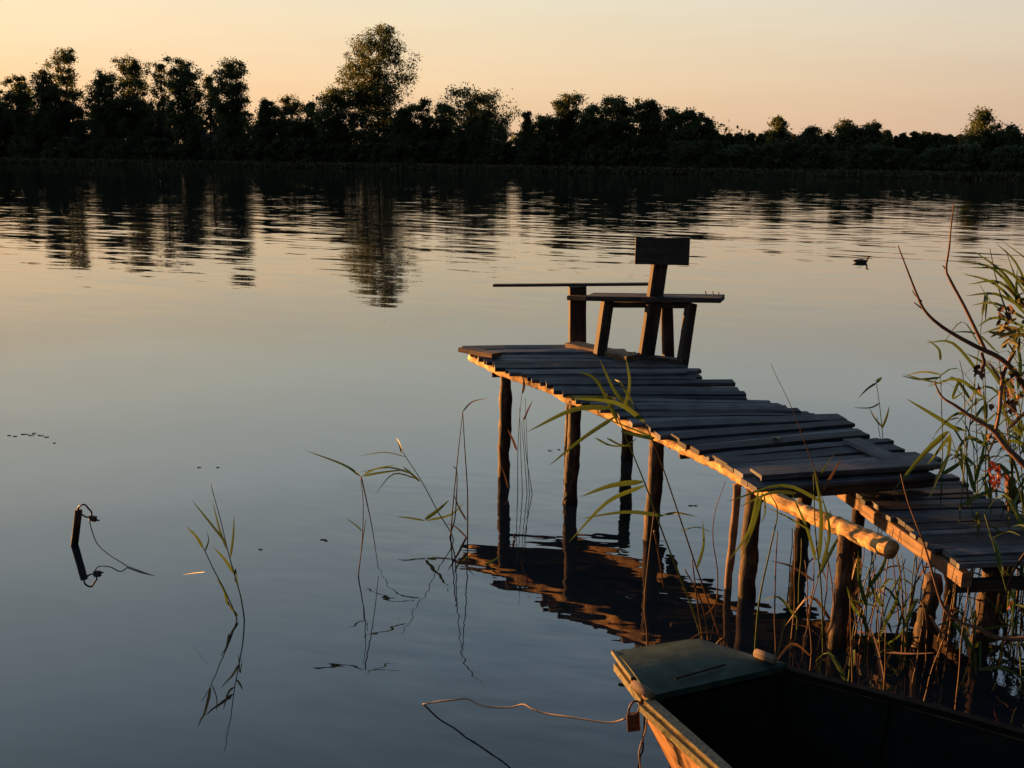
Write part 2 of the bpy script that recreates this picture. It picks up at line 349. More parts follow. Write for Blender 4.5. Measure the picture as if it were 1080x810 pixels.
PROF = {
 'round': lambda t: math.sqrt(max(0, 1-((t-.55)/.47)**2)) if t > .08 else 0,
 'oval': lambda t: math.sqrt(max(0, 1-((t-.52)/.50)**2))**.9 if t > .1 else 0,
 'column': lambda t: min(1, t*5)*(1 if t < .75 else math.sqrt(max(0, 1-((t-.75)/.26)**2)))*.95,
 'birch': lambda t: (1-t)**.55*min(1, t*3.2)*1.15,
 'conifer': lambda t: (1-t)**.75*min(1, t*6),
 'poplar': lambda t: (math.sqrt(max(0, 1-((t-.69)/.33)**2))**.8 if t > .45 else .45),
}
def tree_mesh(root, kind, w_, h, nclump, nleaf, clump, leaf, m, lean=0, start=.1):
    f = PROF[kind]; cs = []; lobes = []
    nl_ = max(5, min(18, int(7+h/w_*3.2)))
    for i in range(nl_):                              # main foliage masses, each carried by a limb
        t = start+(1-start)*((i+random.uniform(.1, .9))/nl_)**.85; r = max(.12, f(min(t, .97)))
        an = i*2.4+random.uniform(-.5, .5); rad = (w_/2)*r*random.uniform(.15, .66)
        lobes.append((rad*math.cos(an)+lean*t, rad*math.sin(an), t*h*.93, (w_/2)*(.22+.42*r)*random.uniform(.75, 1.15)))
    lobes.append((lean, 0, h*.9, w_*.10)); lobes.append((lean, 0, h*.45, w_*.28))
    tot = sum(l[3]**2 for l in lobes)
    for (x, y, z, rl) in lobes:
        for _ in range(max(3, int(nclump*rl*rl/tot))):
            d = Vector((random.gauss(0, 1), random.gauss(0, 1), random.gauss(0, 1))).normalized()*rl*random.random()**.4
            cs.append((x+d.x, y+d.y, min(h*.98, z+d.z*1.15), min(1, .45+.3*rl/(w_*.3))))
    nclump = len(cs)
    cs = np.array(cs); scl = cs[:, 3:4]; cs = cs[:, :3]; k = np.repeat(np.arange(nclump), max(1, nleaf//nclump))
    sc = clump*rng.uniform(.6, 1.3, size=(nclump, 1))*scl
    dv = rng.normal(size=(len(k), 3))
    P = cs[k] + dv*.56*sc[k]*np.array([1.05, 1.05, .85])
    P[:, 2] = np.clip(P[:, 2], .3, None)
    tb = MB(); th = h*.93; bend = random.uniform(-.3, .3)
    pts = [(lean*i/8+bend*math.sin(i/8*3), 0, th*i/8-.4) for i in range(9)]
    tb.tube(pts, [max(.04, h*.011*(1-i/8.6)) for i in range(9)], 7)
    for i in range(min(14, nclump//3)):
        c = cs[random.randrange(nclump)]; z0 = c[2]*random.uniform(.45, .8)
        p0 = Vector((lean*z0/h, 0, z0)); p1 = Vector(c); mid = p0.lerp(p1, .5) + Vector((0, 0, -h*.01))
        tb.tube([p0, mid, p1], [h*.006, h*.0045, h*.002], 4)
    tb.build('trunk', M['bark'], root, local=True)
    quads_object('crown', P, leaf, m, root)
def place(px, top, back=4.0):
    """ground point behind the shore at picture column px, and the height that reaches row top"""
    x = W(px, 172+px/1080*18).x; 
    y = shoreY(x)+back; 
    p = D(px, 180, y); y = shoreY(p.x)+back; 
    return D(px, 180, y).x, y, D(px, top, y).z
def pxm(px, y): return px*y/FPX
def tree(px, top, wpx, kind, label, back=4, nclump=60, nleaf=4200, clump=None, leaf=.3, cat='tree', name='broadleaf_tree', m='leaf', group=None, lean=0, start=.1):
    x, y, z = place(px, top, back); g0 = 1.0+(back > 20)*1.0
    root = empty(name, (x, y, g0), label, cat, group); ww = pxm(wpx, y)
    tree_mesh(root, kind, ww, z-g0, nclump, nleaf, clump or ww*.06+.6, leaf, M[m], lean, start)
    return root
T = [
 (2, 96, 44, 'round', 'rounded tree cut by the left edge of the picture, on the far shore', 5, 50, 4000, 'broadleaf_tree'),
 (29, 77, 38, 'oval', 'pointed-topped tree just left of the tallest airy birch of the left grove', 6, 46, 4000, 'broadleaf_tree'),
 (52, 73, 34, 'oval', 'dense tree pressed against the left flank of the tall airy birch', 4, 44, 3800, 'broadleaf_tree'),
 (76, 47, 58, 'birch', 'tall airy birch, highest of the left grove, with sky between its leaves', 8, 58, 3600, 'birch_tree'),
 (113, 73, 32, 'oval', 'narrow dark tree between the tall airy birch and the broad twin-topped tree', 5, 44, 4000, 'broadleaf_tree'),
 (145, 60, 48, 'oval', 'broad tall tree with a feathery top in the middle of the left grove', 7, 56, 4200, 'broadleaf_tree'),
 (176, 61, 22, 'column', 'slim see-through tree top between two broad trees of the left grove', 9, 20, 900, 'birch_tree'),
 (200, 58, 50, 'oval', 'large dense tree with a spiky top left of the sky gap', 5, 60, 4600, 'broadleaf_tree'),
 (224, 74, 20, 'column', 'thin airy tree in the sky gap beside the column-shaped birch', 8, 20, 700, 'birch_tree'),
 (248, 62, 38, 'column', 'column-shaped birch at the right end of the left grove', 4, 62, 3900, 'birch_tree'),
 (284, 103, 30, 'round', 'low greenish tree right of the column-shaped birch', 5, 40, 3200, 'broadleaf_tree'),
 (307, 100, 42, 'round', 'rounded tree in the middle of the low grove left of the giant poplar', 6, 46, 3400, 'broadleaf_tree'),
 (330, 103, 26, 'conifer', 'small spiky tree at the foot of the rounded low grove', 7, 36, 2400, 'spruce_tree'),
 (358, 95, 56, 'round', 'broad rounded tree against the left side of the giant poplar', 5, 60, 4600, 'broadleaf_tree'),
 (400, 27, 80, 'poplar', 'giant poplar, the tallest tree on the far shore, with an airy rounded head', 8, 92, 5600, 'poplar_tree'),
 (428, 112, 34, 'round', 'low bushy tree under the right side of the giant poplar', 5, 36, 3000, 'broadleaf_tree'),
 (449, 103, 26, 'oval', 'small round-topped tree just right of the giant poplar', 6, 30, 1900, 'broadleaf_tree'),
 (468, 106, 32, 'oval', 'small airy tree between the giant poplar and the broad dome-shaped tree', 7, 26, 1500, 'broadleaf_tree'),
 (502, 98, 84, 'round', 'broad dome-shaped tree standing alone at the picture centre', 6, 70, 4800, 'broadleaf_tree'),
 (556, 115, 22, 'conifer', 'small pointed tree in the dip right of the broad dome-shaped tree', 5, 30, 2000, 'spruce_tree'),
 (573, 124, 40, 'round', 'low bushy tree at the start of the long dark wood', 4, 40, 3200, 'broadleaf_tree'),
 (594, 101, 40, 'oval', 'tree with a ragged crown that starts the long dark wood', 7, 44, 3400, 'broadleaf_tree'),
 (622, 112, 44, 'round', 'tree second from the left end of the long dark wood', 6, 46, 3600, 'broadleaf_tree'),
 (650, 104, 52, 'round', 'highest rounded tree of the long dark wood', 7, 50, 4000, 'broadleaf_tree'),
 (684, 105, 46, 'round', 'rounded tree beside the highest one of the long dark wood', 8, 46, 3600, 'broadleaf_tree'),
 (708, 115, 36, 'round', 'tree on the right shoulder of the long dark wood', 7, 40, 3000, 'broadleaf_tree'),
 (730, 116, 30, 'oval', 'last tall tree before the level conifer row', 6, 36, 2600, 'broadleaf_tree'),
 (742, 124, 24, 'oval', 'shorter tree stepping down to the level conifer row', 6, 30, 2200, 'broadleaf_tree'),
 (818, 125, 28, 'oval', 'rounded tree standing above the level conifer row near its middle', 6, 34, 2400, 'broadleaf_tree'),
 (848, 135, 30, 'round', 'low tree just right of the one that tops the conifer row', 6, 34, 2200, 'broadleaf_tree'),
 (893, 128, 30, 'oval', 'left half of the double dome above the conifer row', 6, 34, 2600, 'broadleaf_tree'),
 (912, 131, 34, 'round', 'right half of the double dome above the conifer row', 6, 36, 2600, 'broadleaf_tree'),
 (1034, 117, 46, 'round', 'broad airy tree with a flat rounded head near the right edge', 9, 34, 2300, 'broadleaf_tree'),
 (1058, 131, 30, 'round', 'low shoulder tree right of the broad airy tree', 8, 30, 2100, 'broadleaf_tree'),
]
for (px, top, wp, kd, lb, bk, nc, nl, nm) in T:
    tree(px, top, wp*(1.08 if px < 260 else 1.0), kd, lb, bk, int(nc*3.6), int(nl*(6.2 if px < 260 else 5.0 if px != 400 else 6.2)), name=nm, lean=random.uniform(-.5, .5), leaf=.185, start=.42 if nl < 1000 else .06)
# copies: conifer row at the right, backing trees, bushes at the waterline
def proto(kind, w_, h, nc, nl, name, m='leaf'):
    root = empty(name, (0, 0, 0)); tree_mesh(root, kind, w_, h, int(nc*2.5), int(nl*2.8), w_*.05+.33, .2, M[m]); return root
def copy_tree(src, loc, sc, rz, label, cat, group, used=[]):
    if src.name not in used: used.append(src.name); c = src
    else:
        c = src.copy(); COL.objects.link(c)
        for ch in [o for o in S.objects if o.parent == src]:
            d = ch.copy(); COL.objects.link(d); d.parent = c
    c.location = loc; c.scale = sc; c.rotation_euler = (0, 0, rz); tag(c, label, cat, group); return c
con = [proto('conifer', 3.6, 10, 120, 3400, 'spruce_tree') for _ in range(3)]
x = 752
k = 0
while x < 1090:
    X, Y, Z = place(x, random.uniform(132, 144) if random.random() < .3 else random.uniform(138, 143), 12+random.uniform(-3, 5)); s = (Z-1)/10
    copy_tree(con[k % 3], (X, Y, 1), (s*1.35, s*1.35, s), random.uniform(0, 6), 'dark spruce in the level conifer row at the right of the far shore', 'tree', 'spruces in the level row on the far shore')
    x += random.uniform(2.5, 6); k += 1
bk = [proto('round', 9, 10, 60, 3600, 'broadleaf_tree') for _ in range(3)]
x = -60; k = 0
def backtop(px):
    if px < 268: return 110
    if px < 330: return 132
    if px < 535: return 124
    if px < 730: return 136
    return 150
while x < 1150:
    X, Y, Z = place(x, backtop(x)+random.uniform(-5, 9), 20); s = max(.45, (Z-2)/10)
    if not 216 < x < 232 and not 258 < x < 272:
        copy_tree(bk[k % 3], (X, Y, 1.4), (s*.9, s, s), random.uniform(0, 6), 'dark tree in the second row filling the wood behind the shore trees', 'tree', 'second-row trees behind the shore trees')
    x += random.uniform(13, 22); k += 1
bu = [proto('round', 6, 4, 40, 2600, 'shore_bush', 'leaf2') for _ in range(3)]
x = -40; k = 0
while x < 1130:
    X, Y, Z = place(x, 160, 2.6); s = random.uniform(.7, 1.25)
    copy_tree(bu[k % 3], (X, Y, .3), (s*1.1, s*.8, s), random.uniform(0, 6), 'dark rounded bush at the water line of the far shore', 'bush', 'bushes along the far water line')
    x += random.uniform(13, 20); k += 1
# reed belt along the far water line
pts = []
for _ in range(26000):
    X = random.uniform(-150, 115); d = random.uniform(-2.6, 1.6); pts.append((X, shoreY(X)+d, random.uniform(.05, 1.15)))
rb = quads_object('reed_belt', np.array(pts), .24, M['belt'], None)
tag(rb, 'belt of dark reeds along the far water line', 'reeds', kind='stuff')
# far-off forest behind everything
pts = []
for _ in range(30000):
    X = random.uniform(-330, 300); d = random.uniform(42, 60); hh = 7+2.5*math.sin(X*.05)+1.5*math.sin(X*.21)
    if -112 < X*1 < -92: hh *= .6
    pts.append((X, shoreY(max(-900, min(600, X)))+d, 1+random.random()*hh))
fw = quads_object('forest', np.array(pts), .45, M['leaf'], None)
tag(fw, 'dark mass of forest behind the shore trees', 'forest', kind='stuff')
# small pale house between the trees
X, Y, Z = place(225, 146, 12)
hs = empty('house', (X, Y, 1.2), 'small pale house glimpsed through the gap left of the column-shaped birch', 'house')
b = MB(); b.bar((X-2.6, Y, 3.0), (X+2.6, Y, 3.0), 4, 3.6, side=(0, 1, 0), bev=.01); b.build('wall', M['housewall'], hs)
b = MB()
b.v = [Vector(p) for p in [(X-2.9, Y-2.4, 4.8), (X+2.9, Y-2.4, 4.8), (X+2.9, Y+2.4, 4.8), (X-2.9, Y+2.4, 4.8), (X-2.9, Y, 6.4), (X+2.9, Y, 6.4)]]
for f in [(0, 1, 5, 4), (2, 3, 4, 5), (0, 4, 3), (1, 2, 5), (3, 2, 1, 0)]: b.quad(f, [(0, 0)]*len(f))
b.build('roof', M['roof'], hs)
for dx in (-1.3, 1.2):
    b = MB(); b.bar((X+dx-.4, Y-2.03, 3.1), (X+dx+.4, Y-2.03, 3.1), .06, 1.1, side=(0, 1, 0)); b.build('window', M['window'], hs)

# ------------------------------------------------------------------ jetty
# the deck sags: its far end stands higher over the water than its near end
PAIR = [((485, 365), (600, 362), .742), ((500, 373), (668, 372), .737), ((529, 388), (722, 388), .724), ((574, 400), (745, 399), .708), ((603, 416), (795, 419), .677), ((640, 430), (838, 431), .655),
        ((686, 449), (868, 441), .630), ((724, 465), (890, 449), .617), ((751, 477), (925, 461), .609), ((784, 497), (975, 482), .600), ((802, 509), (988, 494), .596)]
LE = [W(*l, z) for l, r_, z in PAIR]; RE = [W(*r_, z) for l, r_, z in PAIR]
CUM = [0]
for p, q in zip(LE, LE[1:]): CUM.append(CUM[-1]+(q-p).length)
DL = CUM[-1]
def edge_at(P, s_):
    s_ = max(0, min(DL, s_))
    for i in range(len(CUM)-1):
        if s_ <= CUM[i+1]+1e-9: return P[i].lerp(P[i+1], (s_-CUM[i])/(CUM[i+1]-CUM[i]))
    return P[-1].copy()
A = LE[-1]; U = (LE[4]-LE[-1]); U.z = 0; U.normalize(); V = Vector((U.y, -U.x, 0)); DZ = .72
jet = empty('jetty', (.4, 5.5, 0), 'old rickety wooden jetty of uneven grey planks reaching out into the lake', 'jetty')
def irregular_post(px_base, top_z, r, name='post', parent=None, lean=(0, 0), mat='post', depth=-.7):
    base = Vector(px_base); n = 15; pts = []; rad = []
    rr = random.Random(int(base.x*1000)+5)
    for i in range(n):
        t = i/(n-1); z = depth + (top_z-depth)*t
        pts.append(Vector((base.x+lean[0]*(z)+rr.uniform(-.004, .004), base.y+lean[1]*z+rr.uniform(-.004, .004), z)))
        rad.append(r*(1.08-.14*t)*(1+rr.uniform(-.10, .10)))
    b = MB(); b.tube(smooth(pts, 36), [rad[min(14, int(i*14/35))]*(1+rr.uniform(-.04, .04)) for i in range(36)], 12, knob=.08, seed=rr.randrange(999))
    return b.build(name, M[mat], parent, True)
d = MB(); rr = random.Random(21); s = 0; k = 0
while s < DL:
    wd = rr.choice([.05, .06, .07, .08, .09, .11])
    if s == 0: wd = .13
    e0, e1 = s+wd/2+rr.uniform(-.008, .008), s+wd/2+rr.uniform(-.012, .012)
    p0, p1 = edge_at(LE, e0), edge_at(RE, e1); dr = (p1-p0).normalized()
    c0 = p0 - dr*(rr.uniform(-.012, .03)+(.025 if .9 < s < DL else 0)); c1 = p1 + dr*(rr.uniform(-.07, .05) + (.07 if rr.random() < .12 else 0))
    zz = rr.uniform(-.006, .009); c0.z += zz-.013+rr.uniform(-.003, .003); c1.z += zz-.013+rr.uniform(-.008, .008)
    tg = (edge_at(LE, s+.2)-edge_at(LE, s-.2)).normalized(); wr = (edge_at(RE, s+wd+.02)-edge_at(RE, s-.02)).length/(wd+.04)
    d.bar(c0, c1, wd*abs(tg.cross(dr).z)-rr.uniform(-.004, .004), rr.uniform(.020, .028), side=tg, segs=6, wob=.004, seed=k, bev=.003)
    s += wd*.98; k += 1
d.build('deck', M['plank'], jet)
fb = MB(); p0, p1 = LE[-1].lerp(RE[-1], .03), LE[-1].lerp(RE[-1], .97); p0.z = p1.z = .596-.055; fb.bar(p0, p1, .05, .055, side=U, segs=5, wob=.003); fb.build('front_beam', M['benchwood'], jet)
# boards nailed over the others
b = MB(); b.bar(W(797, 500, .612), W(986, 488, .612), .12, .026, side=U, segs=5, wob=.004); b.build('loose_board', M['plank'], jet)
b = MB(); b.bar(W(898, 464, .622), W(944, 487, .612), .11, .018, side=V, segs=4, wob=.004); b.build('loose_board', M['plank'], jet)
b = MB(); b.bar(W(488, 368, .755), W(524, 375, .755), .09, .03, side=(.9, .4, 0), segs=3, wob=.004); b.build('loose_board', M['board'], jet)
# left log under the plank ends, running on past the deck
LG = [W(x_, y_, z_) for x_, y_, z_ in [(497, 377, .70), (530, 393, .68), (574, 408, .658), (603, 422.5, .622), (640, 436.5, .602), (664, 449, .588), (700, 464, .573), (724, 475, .565), (751, 487.5, .556), (784, 505, .548), (812, 523, .54), (850, 541, .533), (880, 553, .528), (910, 566, .523), (941, 580, .518)]]
lp = smooth(LG, 150); rr = random.Random(3)
b = MB(); b.tube(lp, [.026+.014*max(0, (i-70)/79)+rr.uniform(-.003, .003) for i in range(150)], 18, knob=.07); b.build('support_log', M['log'], jet, True)
lr = [edge_at(LE, t).lerp(edge_at(RE, t), .93)+Vector((0, 0, -.062)) for t in (.06, DL*.3, DL*.55, DL*.8, DL-.08)]
b = MB(); b.tube(smooth(lr, 40), [.036+rr.uniform(-.003, .003) for i in range(40)], 12, knob=.06); b.build('support_log', M['log'], jet, True)
for s_ in (.3, DL*.4, DL*.72, DL-.16):
    p0 = edge_at(LE, s_).lerp(edge_at(RE, s_), .1)+Vector((0, 0, -.13)); p1 = edge_at(LE, s_).lerp(edge_at(RE, s_), 1.0)+Vector((0, 0, -.13))
    b = MB(); b.tube(smooth([p0, p0.lerp(p1, .5)+Vector((0, 0, .01)), p1], 10), .026, 10, knob=.05); b.build('cross_beam', M['post'], jet, True)
# posts: (picture column at the water, distance) under the logs
def wp(px, Y): return Vector((D(px, 560, Y).x, Y, 0))
def under(i, j, f):                                # a spot straight below the left log
    p = LG[i].lerp(LG[j], f); return Vector((p.x, p.y, 0)), p.z-.015
for (i, j, f, r, ln) in [(1, 2, .08, .040, .010), (3, 4, .1, .042, .02), (6, 7, -.3, .043, .012), (9, 10, .45, .042, .012)]:
    q, zt = under(i, j, f); irregular_post(q-Vector((ln*zt, 0, 0)), zt, r, 'post', jet, (ln, 0))
for (t, r, ln, fr) in [(.03, .032, .01, .96), (CUM[1], .042, .0, .985), (CUM[6], .044, -.01, .93)]:
    q = edge_at(LE, t).lerp(edge_at(RE, t), fr); irregular_post(Vector((q.x, q.y, 0)), q.z-.07, r, 'post', jet, (ln, 0))
q, zt = under(9, 10, -.1); irregular_post(q+Vector((-.035, -.03, 0)), zt-.01, .019, 'post', jet, (.03, 0), 'board')
q, zt = under(12, 13, .45); irregular_post(q, zt, .038, 'post', jet, (0, 0))

# ------------------------------------------------------------------ lower gangway
G = .44
gw = empty('gangway', (1.85, 4.0, 0), 'lower narrow gangway of thin grey boards joining the jetty at the right', 'gangway')
gl0, gl1 = W(893, 512, G), W(1012, 594, G); gr0, gr1 = W(985, 505, G), W(1080, 553, G)
gu = (gl1-gl0).normalized(); gv = Vector((-gu.y, gu.x, 0)); 
if gv.x < 0: gv = -gv
b = MB(); s = -.12; k = 0; rr = random.Random(5); L = (gl1-gl0).length
while s < L-.01:
    wd = rr.choice([.055, .07, .085, .095]); wd = min(wd, L-s+.01)
    c0 = gl0+gu*(s+wd/2)+gv*rr.uniform(-.02, .025); c1 = c0+gv*(.6+rr.uniform(-.03, .04)) - gu*rr.uniform(-.015, .02)
    c0.z = G-.012+rr.uniform(-.004, .004); c1.z = G-.012+rr.uniform(-.004, .004)
    b.bar(c0, c1, wd-.008, .022, side=gu, segs=3, wob=.002, seed=k, bev=.003); s += wd; k += 1
b.build('deck', M['plank'], gw)
for off, nm_ in ((.02, 0), (.52, 1)):
    p0 = gl0+gv*off-gu*.15; p1 = gl1+gv*off+gu*.03; p0.z = p1.z = G-.062
    b = MB(); b.bar(p0, p1, .045, .062, side=gv, segs=8, wob=.003, bev=.004); b.build('beam', M['board'], gw)
p0 = gl1+gv*.01-gu*.05; p1 = p0+gv*.60; p0.z = p1.z = G-.12
b = MB(); b.bar(p0, p1, .045, .05, side=gu, segs=3, wob=.002); b.build('beam', M['benchwood'], gw)
for (px, Y, r, ln, top) in [(984, 3.97, .038, (.06, -.02), .35), (1047, 4.03, .038, (.05, 0), .36), (905, 4.75, .03, (-.02, 0), .36), (1010, 4.8, .03, (.02, 0), .36)]:
    irregular_post(wp(px, Y), top, r, 'post', gw, ln, 'post')
p = W(1070, 520, .5)
sp_ = MB(); pp = [D(1068, 560, 5.0), D(1067, 530, 5.0), D(1065, 505, 5.0)]; sp_.tube([Vector((pp[0].x, 5, -.5))]+pp, [.03, .03, .028, .026], 10, knob=.05)
tag(sp_.build('mooring_stake', M['post'], None, True), 'rotten dark stake standing in the reeds at the right edge beyond the gangway', 'stake')

def DS(px, py, Y): return D(px, py, Y*.963)
# ------------------------------------------------------------------ seat on the jetty
bn = empty('fishing_seat', (.8, 6.68, DZ), 'crude homemade fishing seat with a board backrest on a slanted post at the jetty end', 'seat')
def part(nm, p0, p1, w_, t_, side=(1, .34, 0), m='benchwood', **k):
    b = MB(); b.bar(p0, p1, w_, t_, side=side, segs=4, wob=.0015, **k); return b.build(nm, M[m], bn)
part('backrest', DS(670, 264.5, 6.82), DS(727, 266, 6.80), .17, .032, side=(0, .1, 1))
part('back_post', DS(699, 256, 6.87), DS(681, 379, 6.93), .10, .055)
part('seat_board', DS(622, 313, 7.08), DS(762, 315, 6.78), .20, .032, side=(.2, 1, 0))
part('seat_board', DS(638, 320, 7.12), DS(727, 321, 6.90), .16, .034, side=(.2, 1, 0))
part('arm_board', DS(600, 313.5, 7.42), DS(668, 315, 7.25), .09, .03, side=(.2, 1, 0), m='board')
part('rail', DS(521, 301, 7.62), DS(686, 299.5, 7.25), .05, .019, side=(.2, 1, 0))
part('leg', DS(609, 302, 7.46), DS(609, 361, 7.50), .12, .05, side=(1, .25, 0))
part('leg', DS(641, 317, 7.02), DS(632, 377, 7.0), .07, .075)
part('leg', DS(703, 320, 7.12), DS(705, 381, 7.12), .075, .05)
part('leg', DS(729, 320, 6.82), DS(718, 395, 6.80), .06, .07)
part('base_board', W(603, 364, DZ+.025), W(668, 378, DZ+.02), .13, .045, side=(.9, .4, 0), m='board')
part('base_board', W(650, 373, DZ+.018), W(722, 382, DZ+.016), .07, .035, side=(.4, .9, 0), m='benchwood')
nl_ = MB()
for (x0, y0, x1, y1) in [(757, 316, 758, 308), (752, 312, 752, 307), (745, 312, 744, 307)]: nl_.tube([DS(x0, y0, 6.8), DS(x1, y1, 6.8)], .0035, 6)
nl_.build('nail', M['iron'], bn)

# fallen things on the deck
def leafobj(name, pts, w_, m, label, cat, group=None, up=None):
    b = MB(); b.blade(pts, w_, up=up); return tag(b.build(name, M[m]), label, cat, group)
leafobj('fallen_leaf', [W(660, 373, DZ+.02), W(667, 371, DZ+.05), W(672, 375, DZ+.03)], .05, 'goldleaf', 'curled orange leaf lying at the foot of the seat', 'leaf')
leafobj('fallen_leaf', [W(817, 460, .625), W(821, 462, .64), W(826, 465, .625)], .03, 'goldleaf', 'small dry yellow leaf lying on the middle of the jetty deck', 'leaf')

# ------------------------------------------------------------------ stake with ring in open water
stk = empty('iron_stake', wp(82, 5.06), 'short dark mooring stake with an iron ring standing alone in open water', 'stake')
b = MB(); t0 = D(83, 538, 5.06); b0 = D(78.5, 575, 5.06); dn = (b0-t0).normalized()
b.tube([t0, t0.lerp(b0, .5), b0, b0+dn*.4], [.019, .019, .0195, .02], 12, knob=.03); b.build('shaft', M['post'], stk, True)
b = MB(); ring = []
rp = [(84, 541), (82.5, 536), (86, 532.5), (90, 532.5), (93, 536), (96.5, 540), (96, 544), (91.5, 545.5), (87, 543)]
ring = [D(x_, y_, 5.05) for x_, y_ in rp]; b.tube(smooth(ring+[ring[0]], 24), .0045, 8); b.build('ring', M['iron'], stk, True)
b = MB(); b.bar(D(95, 546, 5.05), D(101, 547.5, 5.04), .028, .02, side=(0, 0, 1)); b.tube([D(100, 548, 5.04), D(105, 549, 5.04)], [.007, .003], 6); b.build('shackle', M['iron'], stk)
b = MB(); cp = [D(94, 547, 5.04), D(97, 560, 4.98), D(103, 574, 4.92), D(115, 585, 4.85), D(126, 592, 4.78), W(134, 597, .004)]
b.tube(smooth(cp, 26), .0028, 6)
cord2 = [W(134, 597, .004), W(150, 603, .003), W(168, 609.5, -.004)]
b.tube(smooth(cord2, 10), .0028, 6)
tag(b.build('slack_cord', M['cord'], None, True), 'thin slack cord running from the ringed stake into the water', 'cord')

# ------------------------------------------------------------------ boat
boat = empty('rowing_boat', (1.1, 2.7, 0), 'small wooden rowing boat with a teal foredeck and lit planked side under the jetty', 'boat')
ZG = .36
P1, P2, P3, P4 = W(648, 693, ZG), W(735, 679, ZG), W(830, 708, ZG), W(684, 741, ZG)
Lg = [P4, W(722, 775, ZG), W(762, 811, ZG), Vector((.78, 2.12, ZG)), Vector((1.12, 1.72, ZG)), Vector((1.7, 1.38, ZG)), Vector((2.2, 1.25, ZG))]
Rg = [P1, P2, P3, W(940, 737, ZG), W(1080, 776, ZG), Vector((2.1, 2.33, ZG)), Vector((2.55, 1.95, ZG))]
NL = 28
Lc = smooth(Lg, NL); 
Rc = [P1, P1.lerp(P2, .5)+Vector((0, .012, 0))] + smooth(Rg[1:], NL-2)
cen = lambda a, b_: (a+b_)*.5
def inset(i, frac, z):
    """point on both sides at height z, pulled frac of the way to the centre line"""
    c = cen(Lc[i], Rc[i]); a = Lc[i].lerp(c, frac); q = Rc[i].lerp(c, frac); a.z = q.z = z; return a, q
rake = (cen(Lc[8], Rc[8])-cen(Lc[0], Rc[0])).normalized()
bm = MB(); levels = [(0, ZG), (.07, .27), (.14, .18), (.22, .09), (.32, -.02), (.62, -.12), (1, -.13)]
grid = []
for i in range(NL):
    row = []
    for (fr, z) in levels:
        a, q = inset(i, fr, z); o = rake*(ZG-z)*.62*max(0, 1-i/7)
        row.append((a+o, q+o))
    grid.append(row)
def side(bm, idx, flip):
    for j in range(len(levels)-1):
        for i in range(NL-1):
            a, b_, c, e = grid[i][j][idx], grid[i+1][j][idx], grid[i+1][j+1][idx], grid[i][j+1][idx]
            bs = len(bm.v)
            # each strake's lower edge stands 6 mm proud of the one below: clinker look
            outw = Vector((0, 0, 0))
            n0 = (b_-a).cross(e-a).normalized() * (1 if not flip else -1)
            if j < 4: outw = n0*(-.006 if idx == 0 else -.006)
            bm.v += [a, b_, c+outw, e+outw]; ids = [bs, bs+1, bs+2, bs+3]
            if flip: ids = ids[::-1]
            u = i*.08; uvs = [(u, j*.09), (u+.08, j*.09), (u+.08, j*.09+.08), (u, j*.09+.08)]
            if flip: uvs = uvs[::-1]
            bm.quad(ids, uvs)
side(bm, 0, False); side(bm, 1, True)
# transom at the bow and the stern
for i in (0, NL-1):
    for j in range(len(levels)-1):
        a, q = grid[i][j]; a2, q2 = grid[i][j+1]; bs = len(bm.v); bm.v += [a, q, q2, a2]; bm.quad([bs, bs+1, bs+2, bs+3], [(0, j*.1), (.3, j*.1), (.3, j*.1+.1), (0, j*.1+.1)])
bm.build('hull', M['hull'], boat)
# inside skin
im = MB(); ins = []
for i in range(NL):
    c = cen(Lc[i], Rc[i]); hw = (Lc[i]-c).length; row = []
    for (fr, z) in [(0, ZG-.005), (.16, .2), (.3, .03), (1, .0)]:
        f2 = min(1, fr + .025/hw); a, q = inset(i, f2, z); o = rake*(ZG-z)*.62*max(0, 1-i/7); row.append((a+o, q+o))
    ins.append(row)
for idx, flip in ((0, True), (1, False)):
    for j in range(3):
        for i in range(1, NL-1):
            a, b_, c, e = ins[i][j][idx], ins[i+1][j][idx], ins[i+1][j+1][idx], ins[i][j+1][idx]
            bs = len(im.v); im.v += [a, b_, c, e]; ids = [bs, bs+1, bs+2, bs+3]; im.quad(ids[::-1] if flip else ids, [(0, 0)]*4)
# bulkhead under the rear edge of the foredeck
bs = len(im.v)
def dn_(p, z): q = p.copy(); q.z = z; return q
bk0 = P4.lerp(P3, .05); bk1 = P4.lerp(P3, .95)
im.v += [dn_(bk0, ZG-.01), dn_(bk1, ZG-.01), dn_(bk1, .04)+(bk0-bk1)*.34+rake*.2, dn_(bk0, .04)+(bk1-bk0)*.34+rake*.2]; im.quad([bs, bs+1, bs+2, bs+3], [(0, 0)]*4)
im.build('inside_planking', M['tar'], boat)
for i in (12, 20):                                    # ribs inside
    rb_ = MB()
    for idx in (0, 1):
        pts = [ins[i][j][idx] for j in range(4)]
        rb_.tube([p + Vector((0, 0, .008)) for p in pts], .009, 6)
    rb_.build('rib', M['tar'], boat)
